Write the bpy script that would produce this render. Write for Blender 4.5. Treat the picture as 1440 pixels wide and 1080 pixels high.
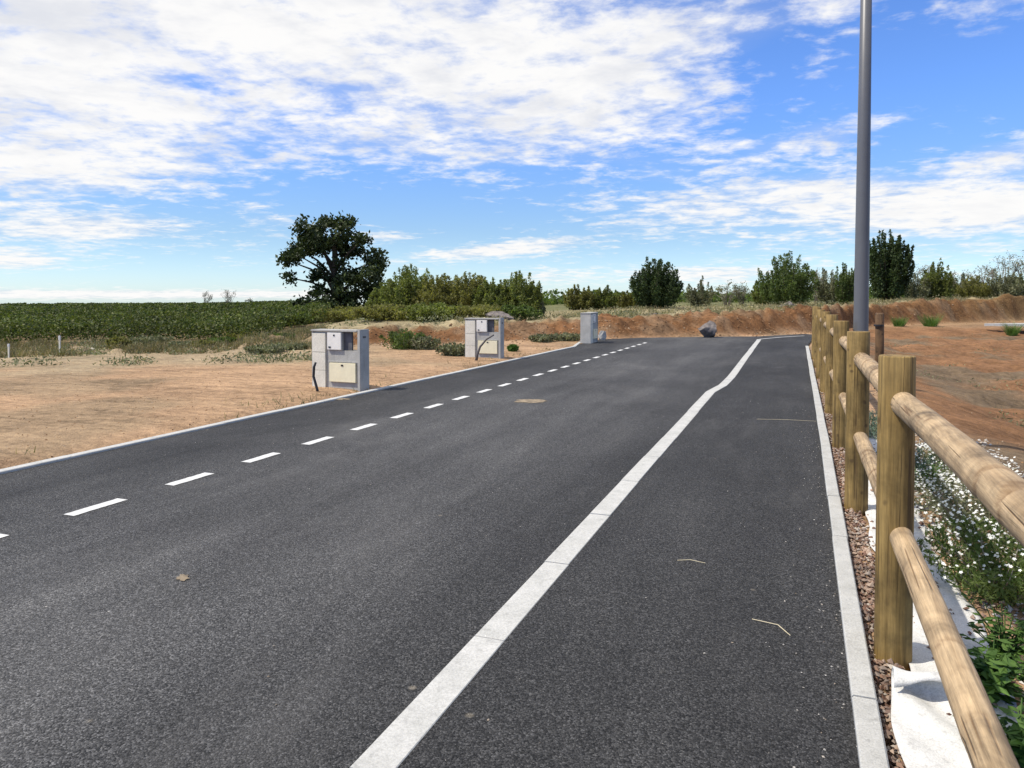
import bpy, math, random
import numpy as np
from mathutils import Vector, Matrix
random.seed(7); RNG = np.random.default_rng(7)
S = bpy.context.scene; COL = S.collection; R = math.radians
for o in list(bpy.data.objects): bpy.data.objects.remove(o)

# ------------------------------------------------------------------ camera
H, F, YH, YAW, PITCH = 1.5, 1060.0, 417.0, R(21.1), R(2.0)
cd = bpy.data.cameras.new('camera'); cam = bpy.data.objects.new('camera', cd); COL.objects.link(cam)
cam.location = (0, 0, H); cam.rotation_euler = (R(90)-PITCH, 0, YAW)
cd.sensor_width = 36; cd.lens = F/1440*36; cd.shift_y = -(540-(YH+F*math.tan(PITCH)))/1440
cd.clip_start = .05; cd.clip_end = 9000; S.camera = cam
FW = np.array((-math.sin(YAW), math.cos(YAW))); RT = np.array((math.cos(YAW), math.sin(YAW)))

def at(px, zc, z=0.):            # a point zc metres ahead of the camera at picture column px
    p = FW*zc + RT*(px-720)/F*zc
    return Vector((p[0], p[1], z))
def G(px, py, z=0.):             # where the sight line of a pixel meets the level z
    return at(px, F*(H-z)/(py-YH), z)

# ------------------------------------------------------------------ light, exposure
SUN_EL, SUN_AZ = R(56), R(-124)   # azimuth from +Y, clockwise
sd = bpy.data.lights.new('sun', 'SUN'); sun = bpy.data.objects.new('sun', sd); COL.objects.link(sun)
sd.energy = 4.2; sd.angle = R(.8); sd.color = (1, .93, .81)
to_sun = Vector((math.sin(SUN_AZ)*math.cos(SUN_EL), math.cos(SUN_AZ)*math.cos(SUN_EL), math.sin(SUN_EL)))
sun.rotation_euler = to_sun.to_track_quat('Z', 'Y').to_euler()
S.view_settings.view_transform = 'Standard'; S.view_settings.look = 'None'
S.view_settings.exposure = .3; S.view_settings.gamma = 1
try: S.view_settings.use_curve_mapping = False
except Exception: pass
S.cycles.max_bounces = 6; S.cycles.transparent_max_bounces = 8

# ------------------------------------------------------------------ node helpers
class Nd:
    def __init__(s, tree): s.t = tree; s.n = tree.nodes; s.l = tree.links
    def new(s, kind, **kw):
        n = s.n.new(kind)
        for k, v in kw.items():
            if k[0] == '_': continue
            setattr(n, k, v)
        return n
    def put(s, sock, v):
        if hasattr(v, 'is_linked') or isinstance(v, bpy.types.NodeSocket): s.l.new(v, sock)
        else: sock.default_value = v
    def m(s, op, *a, clamp=False):
        n = s.new('ShaderNodeMath', operation=op, use_clamp=clamp)
        for i, v in enumerate(a): s.put(n.inputs[i], v)
        return n.outputs[0]
    def v(s, op, *a):
        n = s.new('ShaderNodeVectorMath', operation=op)
        for i, v in enumerate(a):
            if op == 'SCALE' and i == 1: s.put(n.inputs['Scale'], v)
            else: s.put(n.inputs[i], v)
        return n.outputs['Value'] if op in ('DOT_PRODUCT', 'LENGTH') else n.outputs[0]
    def noise(s, vec, scale, detail=4, rough=.55, dist=0., out=0):
        n = s.new('ShaderNodeTexNoise'); s.put(n.inputs['Vector'], vec)
        n.inputs['Scale'].default_value = scale; n.inputs['Detail'].default_value = detail
        n.inputs['Roughness'].default_value = rough; n.inputs['Distortion'].default_value = dist
        return n.outputs[out]
    def voro(s, vec, scale, out='Distance', feature='F1'):
        n = s.new('ShaderNodeTexVoronoi', feature=feature); s.put(n.inputs['Vector'], vec); n.inputs['Scale'].default_value = scale
        return n.outputs[out]
    def ramp(s, fac, pts, interp='LINEAR'):
        n = s.new('ShaderNodeValToRGB'); n.color_ramp.interpolation = interp; s.put(n.inputs[0], fac)
        el = n.color_ramp.elements
        while len(el) < len(pts): el.new(.5)
        for e, (p, c) in zip(el, pts):
            e.position = p; e.color = (*c, 1) if isinstance(c, tuple) else (c, c, c, 1)
        return n.outputs[0]
    def mix(s, fac, a, b, mode='MIX'):
        n = s.new('ShaderNodeMix', data_type='RGBA', blend_type=mode); s.put(n.inputs[0], fac)
        for k, v in ((6, a), (7, b)):
            if isinstance(v, tuple): v = (*v, 1) if len(v) == 3 else v
            s.put(n.inputs[k], v)
        return n.outputs[2]
    def sstep(s, x, a, b):
        n = s.new('ShaderNodeMapRange', interpolation_type='SMOOTHSTEP'); s.put(n.inputs[0], x)
        n.inputs[1].default_value = a; n.inputs[2].default_value = b
        return n.outputs[0]
    def coord(s, out='Object', scale=None):
        c = s.new('ShaderNodeTexCoord').outputs[out]
        if scale:
            mp = s.new('ShaderNodeMapping'); s.l.new(c, mp.inputs[0]); mp.inputs['Scale'].default_value = scale; c = mp.outputs[0]
        return c
def material(name, rough=.8, spec=.3):
    m = bpy.data.materials.new(name); m.use_nodes = True; N = Nd(m.node_tree)
    b = m.node_tree.nodes['Principled BSDF']; b.inputs['Roughness'].default_value = rough
    b.inputs['Specular IOR Level'].default_value = spec
    return m, N, b
def bump(N, b, h, strength=.5, dist=.02):
    n = N.new('ShaderNodeBump'); n.inputs['Strength'].default_value = strength; n.inputs['Distance'].default_value = dist
    N.put(n.inputs['Height'], h); N.l.new(n.outputs[0], b.inputs['Normal'])

# ------------------------------------------------------------------ sky
W = bpy.data.worlds.new('World'); S.world = W; W.use_nodes = True
N = Nd(W.node_tree); bg = W.node_tree.nodes['Background']; bg.inputs[1].default_value = .1
sky = N.new('ShaderNodeTexSky', sky_type='NISHITA'); sky.sun_disc = False
sky.sun_elevation = SUN_EL; sky.sun_rotation = SUN_AZ; sky.air_density = 1.0; sky.dust_density = .15; sky.ozone_density = 2.2
d = N.v('NORMALIZE', N.coord('Generated'))
sx = N.new('ShaderNodeSeparateXYZ'); N.l.new(d, sx.inputs[0]); dx, dy, dz = sx.outputs
az = N.m('ARCTAN2', dx, dy); el = N.m('ARCSINE', dz)
dome = N.m('MAXIMUM', N.m('ADD', dz, .10), .03)
cx = N.new('ShaderNodeCombineXYZ'); N.l.new(N.m('DIVIDE', dx, dome), cx.inputs[0]); N.l.new(N.m('DIVIDE', dy, dome), cx.inputs[1])
P = cx.outputs[0]
n_big = N.noise(P, 1.1, 6, .6, .4); n_mid = N.noise(P, 3.6, 7, .62, .3); n_puff = N.noise(P, 9.0, 5, .6, .2)
ae = N.new('ShaderNodeCombineXYZ'); N.l.new(az, ae.inputs[0]); N.l.new(N.m('MULTIPLY', el, 4.0), ae.inputs[1])
n_str = N.noise(ae.outputs[0], 7.0, 6, .6, .5)
def blob(px, py, wx, wy, amt, tilt=0.):
    a = -YAW + math.atan((px-720)/F); c = math.cos(math.atan((px-720)/F)); e = math.atan((YH-py)/F*c)
    wa = wx/F*c*c; we = max(wy/F*c, .004)
    u = N.m('DIVIDE', N.m('SUBTRACT', az, a), wa)
    w = N.m('DIVIDE', N.m('ADD', N.m('SUBTRACT', el, e), N.m('MULTIPLY', N.m('SUBTRACT', az, a), -tilt)), we)
    q = N.m('ADD', N.m('MULTIPLY', u, u), N.m('MULTIPLY', w, w))
    return N.m('MULTIPLY', N.m('EXPONENT', N.m('MULTIPLY', q, -1.)), amt)
env = N.m('ADD', N.m('MULTIPLY', N.sstep(el, .45, .8), .42), -.16)  # extra cloud overhead, above the view, added to keep the ambient light neutral
for b_ in [(120, 130, 330, 150, .42), (560, 40, 330, 110, .34), (820, 130, 220, 90, .36), (330, 10, 250, 70, .2), (60, 250, 220, 40, .2), (560, 200, 200, 40, .12),
           (110, 322, 150, 16, .36, .05), (20, 372, 90, 22, .36), (370, 303, 70, 14, .28, -.2), (700, 352, 120, 12, .40, .10), (545, 333, 60, 12, .26),
           (200, 414, 420, 6, .5), (200, 388, 330, 11, -.26), (1180, 285, 330, 45, .40), (1400, 300, 200, 30, .3), (1160, 190, 110, 30, .28, .15), (1060, 20, 160, 40, .2),
           (1380, 15, 80, 26, .24), (1410, 215, 70, 26, .24), (1010, 385, 130, 13, .40), (770, 388, 60, 10, .3), (1400, 360, 140, 20, .2),
           (300, 115, 60, 36, -.20), (480, 290, 200, 26, -.22), (150, 285, 160, 14, -.14), (1300, 110, 150, 60, -.24), (640, 320, 60, 20, -.2), (1090, 120, 60, 60, -.12)]:
    env = N.m('ADD', env, blob(*b_))
tex = N.m('ADD', N.m('ADD', N.m('MULTIPLY', N.m('SUBTRACT', n_mid, .5), 1.05), N.m('MULTIPLY', N.m('SUBTRACT', n_puff, .5), .8)),
          N.m('ADD', N.m('MULTIPLY', N.m('SUBTRACT', n_str, .5), .6), N.m('MULTIPLY', N.m('SUBTRACT', n_big, .5), .35)))
fld = N.m('ADD', env, tex)
dens = N.sstep(fld, -.12, .34); low = N.sstep(el, .05, .2)
shade = N.sstep(N.m('ADD', N.noise(P, 2.3, 5, .6, .2), N.m('MULTIPLY', fld, .12)), .46, .74)
cloud = N.mix(N.m('MULTIPLY', shade, N.m('ADD', N.m('MULTIPLY', low, .8), .1)), (8.2, 8.1, 7.95), (6.1, 6.25, 6.7))
hz = N.m('POWER', N.m('SUBTRACT', 1., N.m('MINIMUM', N.m('MAXIMUM', el, 0.), 1.)), 14.)
skyc = N.mix(1., sky.outputs[0], N.mix(N.sstep(el, .0, .09), (.86, 1.10, 1.52), N.mix(N.sstep(el, .06, .26), (.74, .90, 1.18), (.75, 1.05, 1.62))), 'MULTIPLY')
veil = N.m('MULTIPLY', N.sstep(N.m('ADD', env, N.m('MULTIPLY', N.m('SUBTRACT', n_big, .5), .5)), -.06, .34), .62)   # thin high cloud between the puffs
skyv = N.mix(veil, skyc, (5.0, 5.5, 6.7))
N.l.new(N.mix(N.m('MULTIPLY', dens, .96), skyv, cloud), bg.inputs[0])

# ------------------------------------------------------------------ mesh helpers
class MB:
    def __init__(s): s.v = []; s.f = []
    def add(s, vs, fs):
        o = len(s.v); s.v += [tuple(p) for p in vs]; s.f += [tuple(i+o for i in f) for f in fs]
    def box(s, x0, y0, z0, x1, y1, z1, b=0.):
        if b <= 0:
            s.add([(x0,y0,z0),(x1,y0,z0),(x1,y1,z0),(x0,y1,z0),(x0,y0,z1),(x1,y0,z1),(x1,y1,z1),(x0,y1,z1)],
                  [(3,2,1,0),(4,5,6,7),(0,1,5,4),(1,2,6,5),(2,3,7,6),(3,0,4,7)]); return
        import bmesh
        bm = bmesh.new(); bmesh.ops.create_cube(bm, size=1)
        for w in bm.verts: w.co = Vector(((x0+x1)/2+w.co.x*(x1-x0), (y0+y1)/2+w.co.y*(y1-y0), (z0+z1)/2+w.co.z*(z1-z0)))
        bmesh.ops.bevel(bm, geom=list(bm.edges), offset=b, segments=2, affect='EDGES')
        bm.verts.index_update(); s.add([w.co[:] for w in bm.verts], [[w.index for w in f.verts] for f in bm.faces]); bm.free()
    def tube(s, pts, rad, n=8, cap=True, wob=0.):
        pts = [Vector(p) for p in pts]; rings = []
        t0 = (pts[1]-pts[0]).normalized(); u = t0.orthogonal().normalized()
        for i, p in enumerate(pts):
            t = (pts[min(i+1, len(pts)-1)]-pts[max(i-1, 0)]).normalized()
            u = (u - t*u.dot(t)).normalized(); w = t.cross(u)
            r = rad[i] if hasattr(rad, '__len__') else rad
            rings.append([p + (u*math.cos(2*math.pi*k/n)+w*math.sin(2*math.pi*k/n))*r*(1+wob*random.uniform(-1, 1)) for k in range(n)])
        vs = [q for r_ in rings for q in r_]; fs = []
        for i in range(len(pts)-1):
            for k in range(n):
                k2 = (k+1) % n; fs.append((i*n+k, i*n+k2, (i+1)*n+k2, (i+1)*n+k))
        if cap: fs += [tuple(range(n))[::-1], tuple(range((len(pts)-1)*n, len(pts)*n))]
        s.add(vs, fs)
    def build(s, name, m, parent=None, smooth=False):
        me = bpy.data.meshes.new(name); me.from_pydata(s.v, [], s.f); me.update(); me.materials.append(m)
        if smooth: me.polygons.foreach_set('use_smooth', [True]*len(me.polygons))
        return link(name, me, parent)
def link(name, me, parent=None):
    o = bpy.data.objects.new(name, me); COL.objects.link(o)
    if parent: o.parent = parent
    return o
def tag(o, label=None, cat=None, group=None, kind=None):
    if label: o['label'] = label
    if cat: o['category'] = cat
    if group: o['group'] = group
    if kind: o['kind'] = kind
    return o
def empty(name, loc, label, cat, group=None, rz=0.):
    o = bpy.data.objects.new(name, None); COL.objects.link(o); o.location = loc; o.rotation_euler = (0, 0, rz); o.empty_display_size = .2
    return tag(o, label, cat, group)
def quads(name, V, m, parent=None, local=None):        # V: (n,4,3) array of leaf faces
    V = np.asarray(V, np.float32)
    if local is not None: V = V - np.array(local, np.float32)
    n = len(V); me = bpy.data.meshes.new(name)
    me.vertices.add(n*4); me.vertices.foreach_set('co', V.ravel())
    me.loops.add(n*4); me.loops.foreach_set('vertex_index', np.arange(n*4, dtype=np.int32))
    me.polygons.add(n); me.polygons.foreach_set('loop_start', np.arange(0, n*4, 4, dtype=np.int32))
    me.update(calc_edges=True); me.validate(); me.materials.append(m)
    return link(name, me, parent)
def leafs(pts, size, aspect=.5, up=0., jit=.5):          # rhombic leaves at pts
    pts = np.asarray(pts); n = len(pts)
    u = RNG.normal(size=(n, 3)); u[:, 2] += up; u /= np.linalg.norm(u, axis=1, keepdims=True)+1e-9
    w = np.cross(u, RNG.normal(size=(n, 3))); w /= np.linalg.norm(w, axis=1, keepdims=True)+1e-9
    s = (size*(1+jit*RNG.uniform(-1, 1, n)))[:, None]
    return np.stack([pts-u*s, pts+w*s*aspect+u*s*.15, pts+u*s, pts-w*s*aspect+u*s*.15], 1)
def blades(pts, hgt, wid, lean=.35):                       # upright tapered grass blades
    pts = np.asarray(pts); n = len(pts); a = RNG.uniform(0, 2*math.pi, n); h = hgt*RNG.uniform(.5, 1.2, n)
    sd_ = np.stack([np.cos(a), np.sin(a), 0*a], 1)*(wid*RNG.uniform(.6, 1.3, n))[:, None]
    b2 = RNG.uniform(0, 2*math.pi, n); ln = np.stack([np.cos(b2)*lean*h, np.sin(b2)*lean*h, h], 1)*RNG.uniform(.6, 1.1, n)[:, None]
    return np.stack([pts-sd_, pts+sd_, pts+ln+sd_*.25, pts+ln-sd_*.25], 1)

# ------------------------------------------------------------------ terrain height
def sst(x, a, b):
    t = np.clip((x-a)/(b-a), 0, 1); return t*t*(3-2*t)
_T = RNG.uniform(-1, 1, (8, 256, 256))
def vnoise(x, y, scale, k=0, octv=4):                      # lattice value noise, about -1..1
    z = 0; a = .62; f = 1./scale; x = np.asarray(x, float); y = np.asarray(y, float)
    for o in range(octv):
        c, s_ = math.cos(.6+o*1.1+k), math.sin(.6+o*1.1+k); u = (x*c-y*s_)*f+o*17.3+k*31; v = (x*s_+y*c)*f+o*9.1
        i, j = np.floor(u).astype(np.int64), np.floor(v).astype(np.int64); fu, fv = u-i, v-j; fu = fu*fu*(3-2*fu); fv = fv*fv*(3-2*fv); T = _T[(k+o) % 8]
        q = lambda di, dj: T[(i+di) % 256, (j+dj) % 256]
        z = z + a*1.25*((q(0,0)*(1-fu)+q(1,0)*fu)*(1-fv)+(q(0,1)*(1-fu)+q(1,1)*fu)*fv); a *= .5; f *= 2.07
    return z
BK = np.array([  # picture column, row of the foot, row of the crest
    (-900, 505, 500), (300, 497, 486), (420, 490, 468), (520, 487, 456), (650, 483, 452), (750, 480, 452), (850, 475.5, 447), (950, 472.5, 440), (1060, 470, 437),
    (1140, 466, 432), (1250, 456, 426), (1440, 451, 415), (1700, 449, 410), (2600, 449, 410)], float)
ZB = F*H/(BK[:, 1]-YH); HB = H-(BK[:, 2]-YH)*(ZB+2.2)/F-np.interp(BK[:, 0], (300, 800, 1000, 1500), (.22, .16, .10, .12))
def ground_z(X, Y):
    X = np.asarray(X, float); Y = np.asarray(Y, float)
    zc = X*FW[0]+Y*FW[1]; xc = X*RT[0]+Y*RT[1]; r = np.hypot(X, Y)
    px = np.where(zc > 4, 720+F*xc/np.maximum(zc, 4), 3000*np.sign(xc)); px = np.clip(px, -900, 2600)
    zb = np.interp(px, BK[:, 0], ZB); hb = np.interp(px, BK[:, 0], HB)
    off = np.maximum(sst(-X, 6.35, 7.6), np.maximum(sst(X, .7, 1.6), sst(Y, 40, 42)))
    n1 = vnoise(X, Y, 3.2, 0); n2 = vnoise(X, Y, .9, 2, 3); n3 = vnoise(X, Y, 11., 1, 2)
    z = -.05 + off*(.035 + .022*n1+.012*n2)
    z += .06*sst(-X, 6.3, 6.7)*(1-sst(-X, 8, 16))
    z -= .14*sst(-X, 10, 22)*sst(zc, 12, 24)*(1-sst(px, 380, 600))
    z += .07*np.maximum(n1+.3, 0)*sst(zc, 17, 21)*(1-sst(zc, 27, 30))*(1-sst(px, 400, 560))*sst(-X, 7, 9)*1.3
    dip = sst(X, 1.3, 3.6)*(1-sst(zc, 34, 40))
    z += dip*(-.42+.05*n1+.03*n2+.05*n3)
    z += dip*.05*vnoise(X, Y, .45, 6, 3)
    z += dip*.05*np.sin((X*.75-Y*.66)*5.2+n1*1.2)
    zw = zb + .45*n3*off + .6*vnoise(X, Y, 2., 3, 3)
    t = sst(zc-zw, 0, 1.9); bk = np.where(zc > 6, 1, 0)
    rough = t*(1-sst(zc-zw, 2.2, 5))*4*.5
    z += bk*(t*(hb+.05) + rough*(.05*n2+.10*vnoise(X, Y, .55, 4, 3)+.05*vnoise(X, Y, .24, 6, 2)+.05*vnoise(X, Y, 3.1, 5, 2)) + sst(zc-zw, 2, 8)*(.09*n1+.16*n3)*(px > 430))
    z -= np.where(r > 118, np.minimum((r-118)*.02, 40), 0)
    return z
def gz(x, y): return float(ground_z(np.array([x]), np.array([y]))[0])
def ground_at(px, zc): p = at(px, zc); p.z = gz(p.x, p.y); return p

# ------------------------------------------------------------------ materials
def m_ground():
    m, N, b = material('soil', .95, .1)
    a = N.new('ShaderNodeAttribute', attribute_name='soil'); c = N.coord('Object')
    n1 = N.noise(c, .6, 6, .65, .4); n2 = N.noise(c, 9, 6, .7); n3 = N.noise(c, 60, 3, .6); nst = N.noise(N.coord('Object', (.5, 3.2, 1)), 1.4, 5, .65, .3)
    k = N.m('ADD', N.m('ADD', N.m('MULTIPLY', n1, .55), N.m('MULTIPLY', n2, .65)), N.m('ADD', N.m('MULTIPLY', n3, .35), N.m('MULTIPLY', nst, .5)))
    f = N.ramp(N.m('SUBTRACT', k, .5), [(.3, .38), (.5, .92), (.74, 1.5)])
    col = N.mix(1., a.outputs['Color'], f, 'MULTIPLY')
    st = N.sstep(N.voro(c, 26), .0, .22); col = N.mix(N.m('MULTIPLY', N.m('SUBTRACT', 1., st), N.sstep(n2, .5, .62)), col, (.5, .42, .33))
    N.l.new(col, b.inputs['Base Color'])
    bump(N, b, N.m('ADD', N.m('MULTIPLY', n2, 1.), N.m('ADD', N.m('MULTIPLY', n3, .35), N.m('MULTIPLY', st, .2))), .9, .06)
    return m
def m_asphalt():
    m, N, b = material('asphalt', .82, .28)
    c = N.coord('Object'); big = N.noise(c, .35, 5, .6, .3); st = N.noise(N.coord('Object', (1.6, .16, 1)), 1.1, 5, .65, .4)
    g = N.voro(c, 150, 'Color'); gs = N.new('ShaderNodeSeparateColor'); N.l.new(g, gs.inputs[0]); g1 = gs.outputs[0]
    fine = N.noise(c, 260, 2, .7); med = N.noise(c, 48, 3, .7)
    base = N.ramp(N.m('ADD', N.m('MULTIPLY', big, .5), N.m('MULTIPLY', st, .5)), [(.36, (.030, .0295, .0295)), (.5, (.046, .0455, .0455)), (.64, (.068, .067, .066))])
    xs = N.new('ShaderNodeSeparateXYZ'); N.l.new(N.v('ADD', c, N.v('SCALE', N.noise(c, .5, 4, .6, 0., 1), .9)), xs.inputs[0]); X = xs.outputs[0]
    wear = N.m('ADD', N.m('MULTIPLY', N.m('MULTIPLY', N.sstep(X, -5.3, -3.6), N.m('SUBTRACT', 1., N.sstep(X, -2.2, -.6))), .62), .74)
    base = N.mix(1., base, N.ramp(N.m('MULTIPLY', wear, .5), [(0., 0.), (1., 2.)]), 'MULTIPLY')
    grain = N.ramp(g1, [(0., .2), (.45, .75), (.82, 1.35), (1., 2.5)])
    col = N.mix(1., base, grain, 'MULTIPLY')
    col = N.mix(1., col, N.ramp(N.m('ADD', N.m('MULTIPLY', med, .5), N.m('MULTIPLY', fine, .5)), [(.3, .5), (.7, 1.55)]), 'MULTIPLY')
    # scattered pale grit and soil brought in by wheels
    vd = N.voro(c, 3.1); gp = N.m('MULTIPLY', N.m('SUBTRACT', 1., N.sstep(vd, .02, .07)), N.sstep(N.noise(c, .9, 2), .5, .6))
    col = N.mix(N.m('MULTIPLY', gp, .55), col, (.30, .26, .2))
    dust = N.m('MULTIPLY', N.sstep(N.noise(N.coord('Object', (1, .45, 1)), .5, 6, .7, .5), .5, .8), .5)
    col = N.mix(dust, col, (.15, .145, .14))
    N.l.new(col, b.inputs['Base Color'])
    d_ = N.voro(c, 150)
    bump(N, b, N.m('ADD', N.m('MULTIPLY', N.m('SUBTRACT', 1., d_), 1.), N.m('MULTIPLY', fine, .5)), .75, .007)
    return m
def m_concrete(name, c0, c1, scale=5., grime=.5, bsz=.004):
    m, N, b = material(name, .88, .25); c = N.coord('Object')
    n = N.noise(c, scale, 7, .68, .3); f = N.noise(c, scale*22, 3, .7); s = N.noise(N.coord('Object', (6, 6, .7)), scale*.6, 5, .6)
    col = N.mix(N.ramp(n, [(.3, 0.), (.7, 1.)]), c0, c1)
    col = N.mix(1., col, N.ramp(f, [(.25, .72), (.6, 1.08)]), 'MULTIPLY')
    col = N.mix(N.m('MULTIPLY', N.sstep(s, .52, .78), grime), col, tuple(x*.45 for x in c0))
    N.l.new(col, b.inputs['Base Color']); bump(N, b, f, .5, bsz); return m
def m_plain(name, col, rough=.6, spec=.3, var=.25, scale=8., metal=0.):
    m, N, b = material(name, rough, spec); c = N.coord('Object'); n = N.noise(c, scale, 6, .65)
    N.l.new(N.mix(N.ramp(n, [(.3, 0.), (.7, 1.)]), tuple(x*(1-var) for x in col), tuple(min(1, x*(1+var)) for x in col)), b.inputs['Base Color'])
    b.inputs['Metallic'].default_value = metal
    bump(N, b, n, .2, .004); return m
def m_leaf(name, cols, rough=.6, trans=.3, patch=1.2):
    m, N, b = material(name, rough, .25)
    r = N.new('ShaderNodeNewGeometry').outputs['Random Per Island']
    col = N.ramp(r, [(i/(len(cols)-1), c) for i, c in enumerate(cols)])
    col = N.mix(1., col, N.ramp(N.noise(N.coord('Object'), patch, 4, .6), [(.32, .55), (.5, 1.), (.68, 1.5)]), 'MULTIPLY'); N.l.new(col, b.inputs['Base Color'])
    t = N.new('ShaderNodeBsdfTranslucent'); N.l.new(N.mix(1., col, (1.15, 1.25, .6), 'MULTIPLY'), t.inputs[0])
    mx = N.new('ShaderNodeMixShader'); mx.inputs[0].default_value = trans
    N.l.new(b.outputs[0], mx.inputs[1]); N.l.new(t.outputs[0], mx.inputs[2]); N.l.new(mx.outputs[0], N.n['Material Output'].inputs[0])
    return m
def m_wood(name, c0, c1, crack, axis='Z', green=0.):
    m, N, b = material(name, .72, .3)
    sc = {'Z': (1, 1, .045), 'Y': (1, .045, 1)}[axis]; c = N.coord('Object', sc); o = N.coord('Object')
    oi = N.new('ShaderNodeObjectInfo').outputs['Random']; add = N.new('ShaderNodeCombineXYZ'); N.l.new(N.m('MULTIPLY', oi, 37.), add.inputs[0]); N.l.new(N.m('MULTIPLY', oi, 11.), add.inputs[1])
    c = N.v('ADD', c, add.outputs[0]); o = N.v('ADD', o, add.outputs[0])
    g = N.noise(c, 26, 5, .65, .6); g2 = N.noise(c, 90, 4, .7, .2); bl = N.noise(o, 4., 5, .65, .3)
    col = N.mix(N.ramp(g, [(.32, 0.), (.68, 1.)]), c0, c1)
    col = N.mix(1., col, N.ramp(g2, [(.3, .6), (.62, 1.15)]), 'MULTIPLY')
    col = N.mix(1., col, N.ramp(bl, [(.3, .42), (.5, .95), (.66, 1.2)]), 'MULTIPLY')
    ck = N.ramp(N.noise(N.v('MULTIPLY', c, (1, 1, .4) if axis == 'Z' else (1, .4, 1)), 15, 2, .4, 0.), [(.478, 0.), (.498, 1.), (.502, 1.), (.522, 0.)]); ck = N.m('MULTIPLY', ck, N.sstep(N.noise(o, 2.6, 2), .46, .56))
    col = N.mix(N.m('MULTIPLY', ck, .75), col, crack)
    kn = N.voro(N.v('ADD', o, N.v('SCALE', N.noise(o, 9, 2, .5, 0., 1), .05)), 8.5); kf = N.m('SUBTRACT', 1., N.sstep(kn, .07, .17)); col = N.mix(N.m('MULTIPLY', kf, .7), col, crack)
    gv = N.new('ShaderNodeAttribute', attribute_name='groove').outputs['Fac']; col = N.mix(N.m('MULTIPLY', gv, .85), col, crack)
    N.l.new(col, b.inputs['Base Color'])
    bump(N, b, N.m('SUBTRACT', N.m('ADD', g2, N.m('MULTIPLY', g, .6)), N.m('MULTIPLY', ck, 2.)), .5, .006)
    return m
M = dict(
    soil=m_ground(), asphalt=m_asphalt(),
    kerb=m_concrete('kerb_concrete', (.36, .355, .33), (.47, .465, .44), 6, .5),
    strip=m_concrete('strip_concrete', (.38, .38, .36), (.50, .495, .475), 5, .5),
    paint=m_concrete('road_paint', (.50, .50, .49), (.64, .64, .63), 9, .35),
    conc=m_concrete('cabinet_concrete', (.33, .325, .30), (.45, .44, .41), 4, .35),
    pale=m_concrete('pale_render', (.60, .57, .48), (.72, .69, .60), 4, .3),
    cream=m_plain('cream_plastic', (.74, .68, .48), .5, .4, .08),
    boxg=m_plain('grey_white_plastic', (.72, .70, .65), .45, .4, .06),
    dark=m_plain('dark_inside', (.11, .11, .12), .8, .2, .3),
    black=m_plain('black_plastic', (.02, .02, .022), .5, .4, .3),
    conduit=m_plain('grey_conduit', (.10, .09, .085), .6, .3, .3),
    pole=m_plain('grey_pole_paint', (.105, .107, .115), .42, .5, .08, 3.),
    post=m_wood('treated_pine', (.165, .105, .032), (.295, .20, .072), (.06, .035, .015)),
    rail=m_wood('peeled_pine', (.31, .215, .12), (.47, .345, .205), (.13, .07, .03), 'Y'),
    oldwood=m_wood('dark_wood', (.10, .055, .025), (.17, .10, .05), (.02, .012, .006)),
    bark=m_plain('bark', (.07, .055, .042), .9, .1, .5, 14),
    twig=m_plain('pale_twig', (.27, .23, .19), .9, .1, .3, 14),
    rock=m_plain('rock', (.16, .14, .13), .9, .2, .55, 5),
    cloth=m_concrete('white_geotextile', (.52, .51, .48), (.66, .65, .62), 7, .5, .006),
    gravel=m_leaf('gravel_stone', [(.10, .055, .04), (.22, .13, .09), (.33, .25, .19), (.16, .11, .09), (.42, .37, .31)], .9, 0.),
    pebble=m_leaf('pale_grit', [(.26, .245, .22), (.42, .40, .37), (.22, .17, .12)], .9, 0.),
    clod=m_leaf('soil_clod', [(.20, .11, .05), (.28, .17, .09), (.14, .07, .03), (.33, .25, .17)], .95, 0.),
    oak=m_leaf('oak_leaf', [(.018, .028, .009), (.034, .050, .015), (.055, .075, .022), (.022, .034, .011)], .55, .18),
    willow=m_leaf('willow_leaf', [(.11, .135, .036), (.155, .18, .05), (.21, .225, .075), (.075, .10, .026)], .6, .5),
    olive=m_leaf('olive_leaf', [(.17, .165, .052), (.23, .215, .074), (.12, .125, .04)], .6, .5),
    green=m_leaf('green_leaf', [(.065, .10, .025), (.095, .135, .036), (.13, .165, .055), (.045, .068, .02)], .6, .45),
    dkgreen=m_leaf('dark_green_leaf', [(.028, .048, .016), (.045, .07, .024), (.065, .09, .032)], .6, .35),
    grey=m_leaf('grey_green_leaf', [(.15, .16, .085), (.20, .205, .12), (.10, .115, .055), (.25, .235, .15)], .7, .25),
    teal=m_leaf('blue_green_leaf', [(.10, .145, .10), (.15, .20, .15), (.07, .105, .065)], .7, .25),
    scrub=m_leaf('scrub_growth', [(.20, .16, .09), (.29, .235, .14), (.15, .145, .075), (.12, .125, .06), (.24, .17, .10)], .9, .3, .9),
    dry=m_leaf('dry_grass', [(.30, .25, .15), (.38, .33, .21), (.20, .18, .10), (.15, .155, .08)], .9, .3),
    vine=m_leaf('vine_leaf', [(.038, .058, .012), (.066, .092, .02), (.13, .155, .034), (.018, .030, .008), (.15, .155, .05)], .6, .3, .25),
    weed=m_leaf('weed_leaf', [(.08, .16, .03), (.12, .21, .05), (.06, .12, .025)], .55, .35),
    petal=m_leaf('white_petal', [(.80, .80, .78), (.88, .88, .86), (.74, .74, .72)], .7, .3),
    straw=m_plain('straw', (.55, .48, .33), .9, .1, .2),
)

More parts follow.
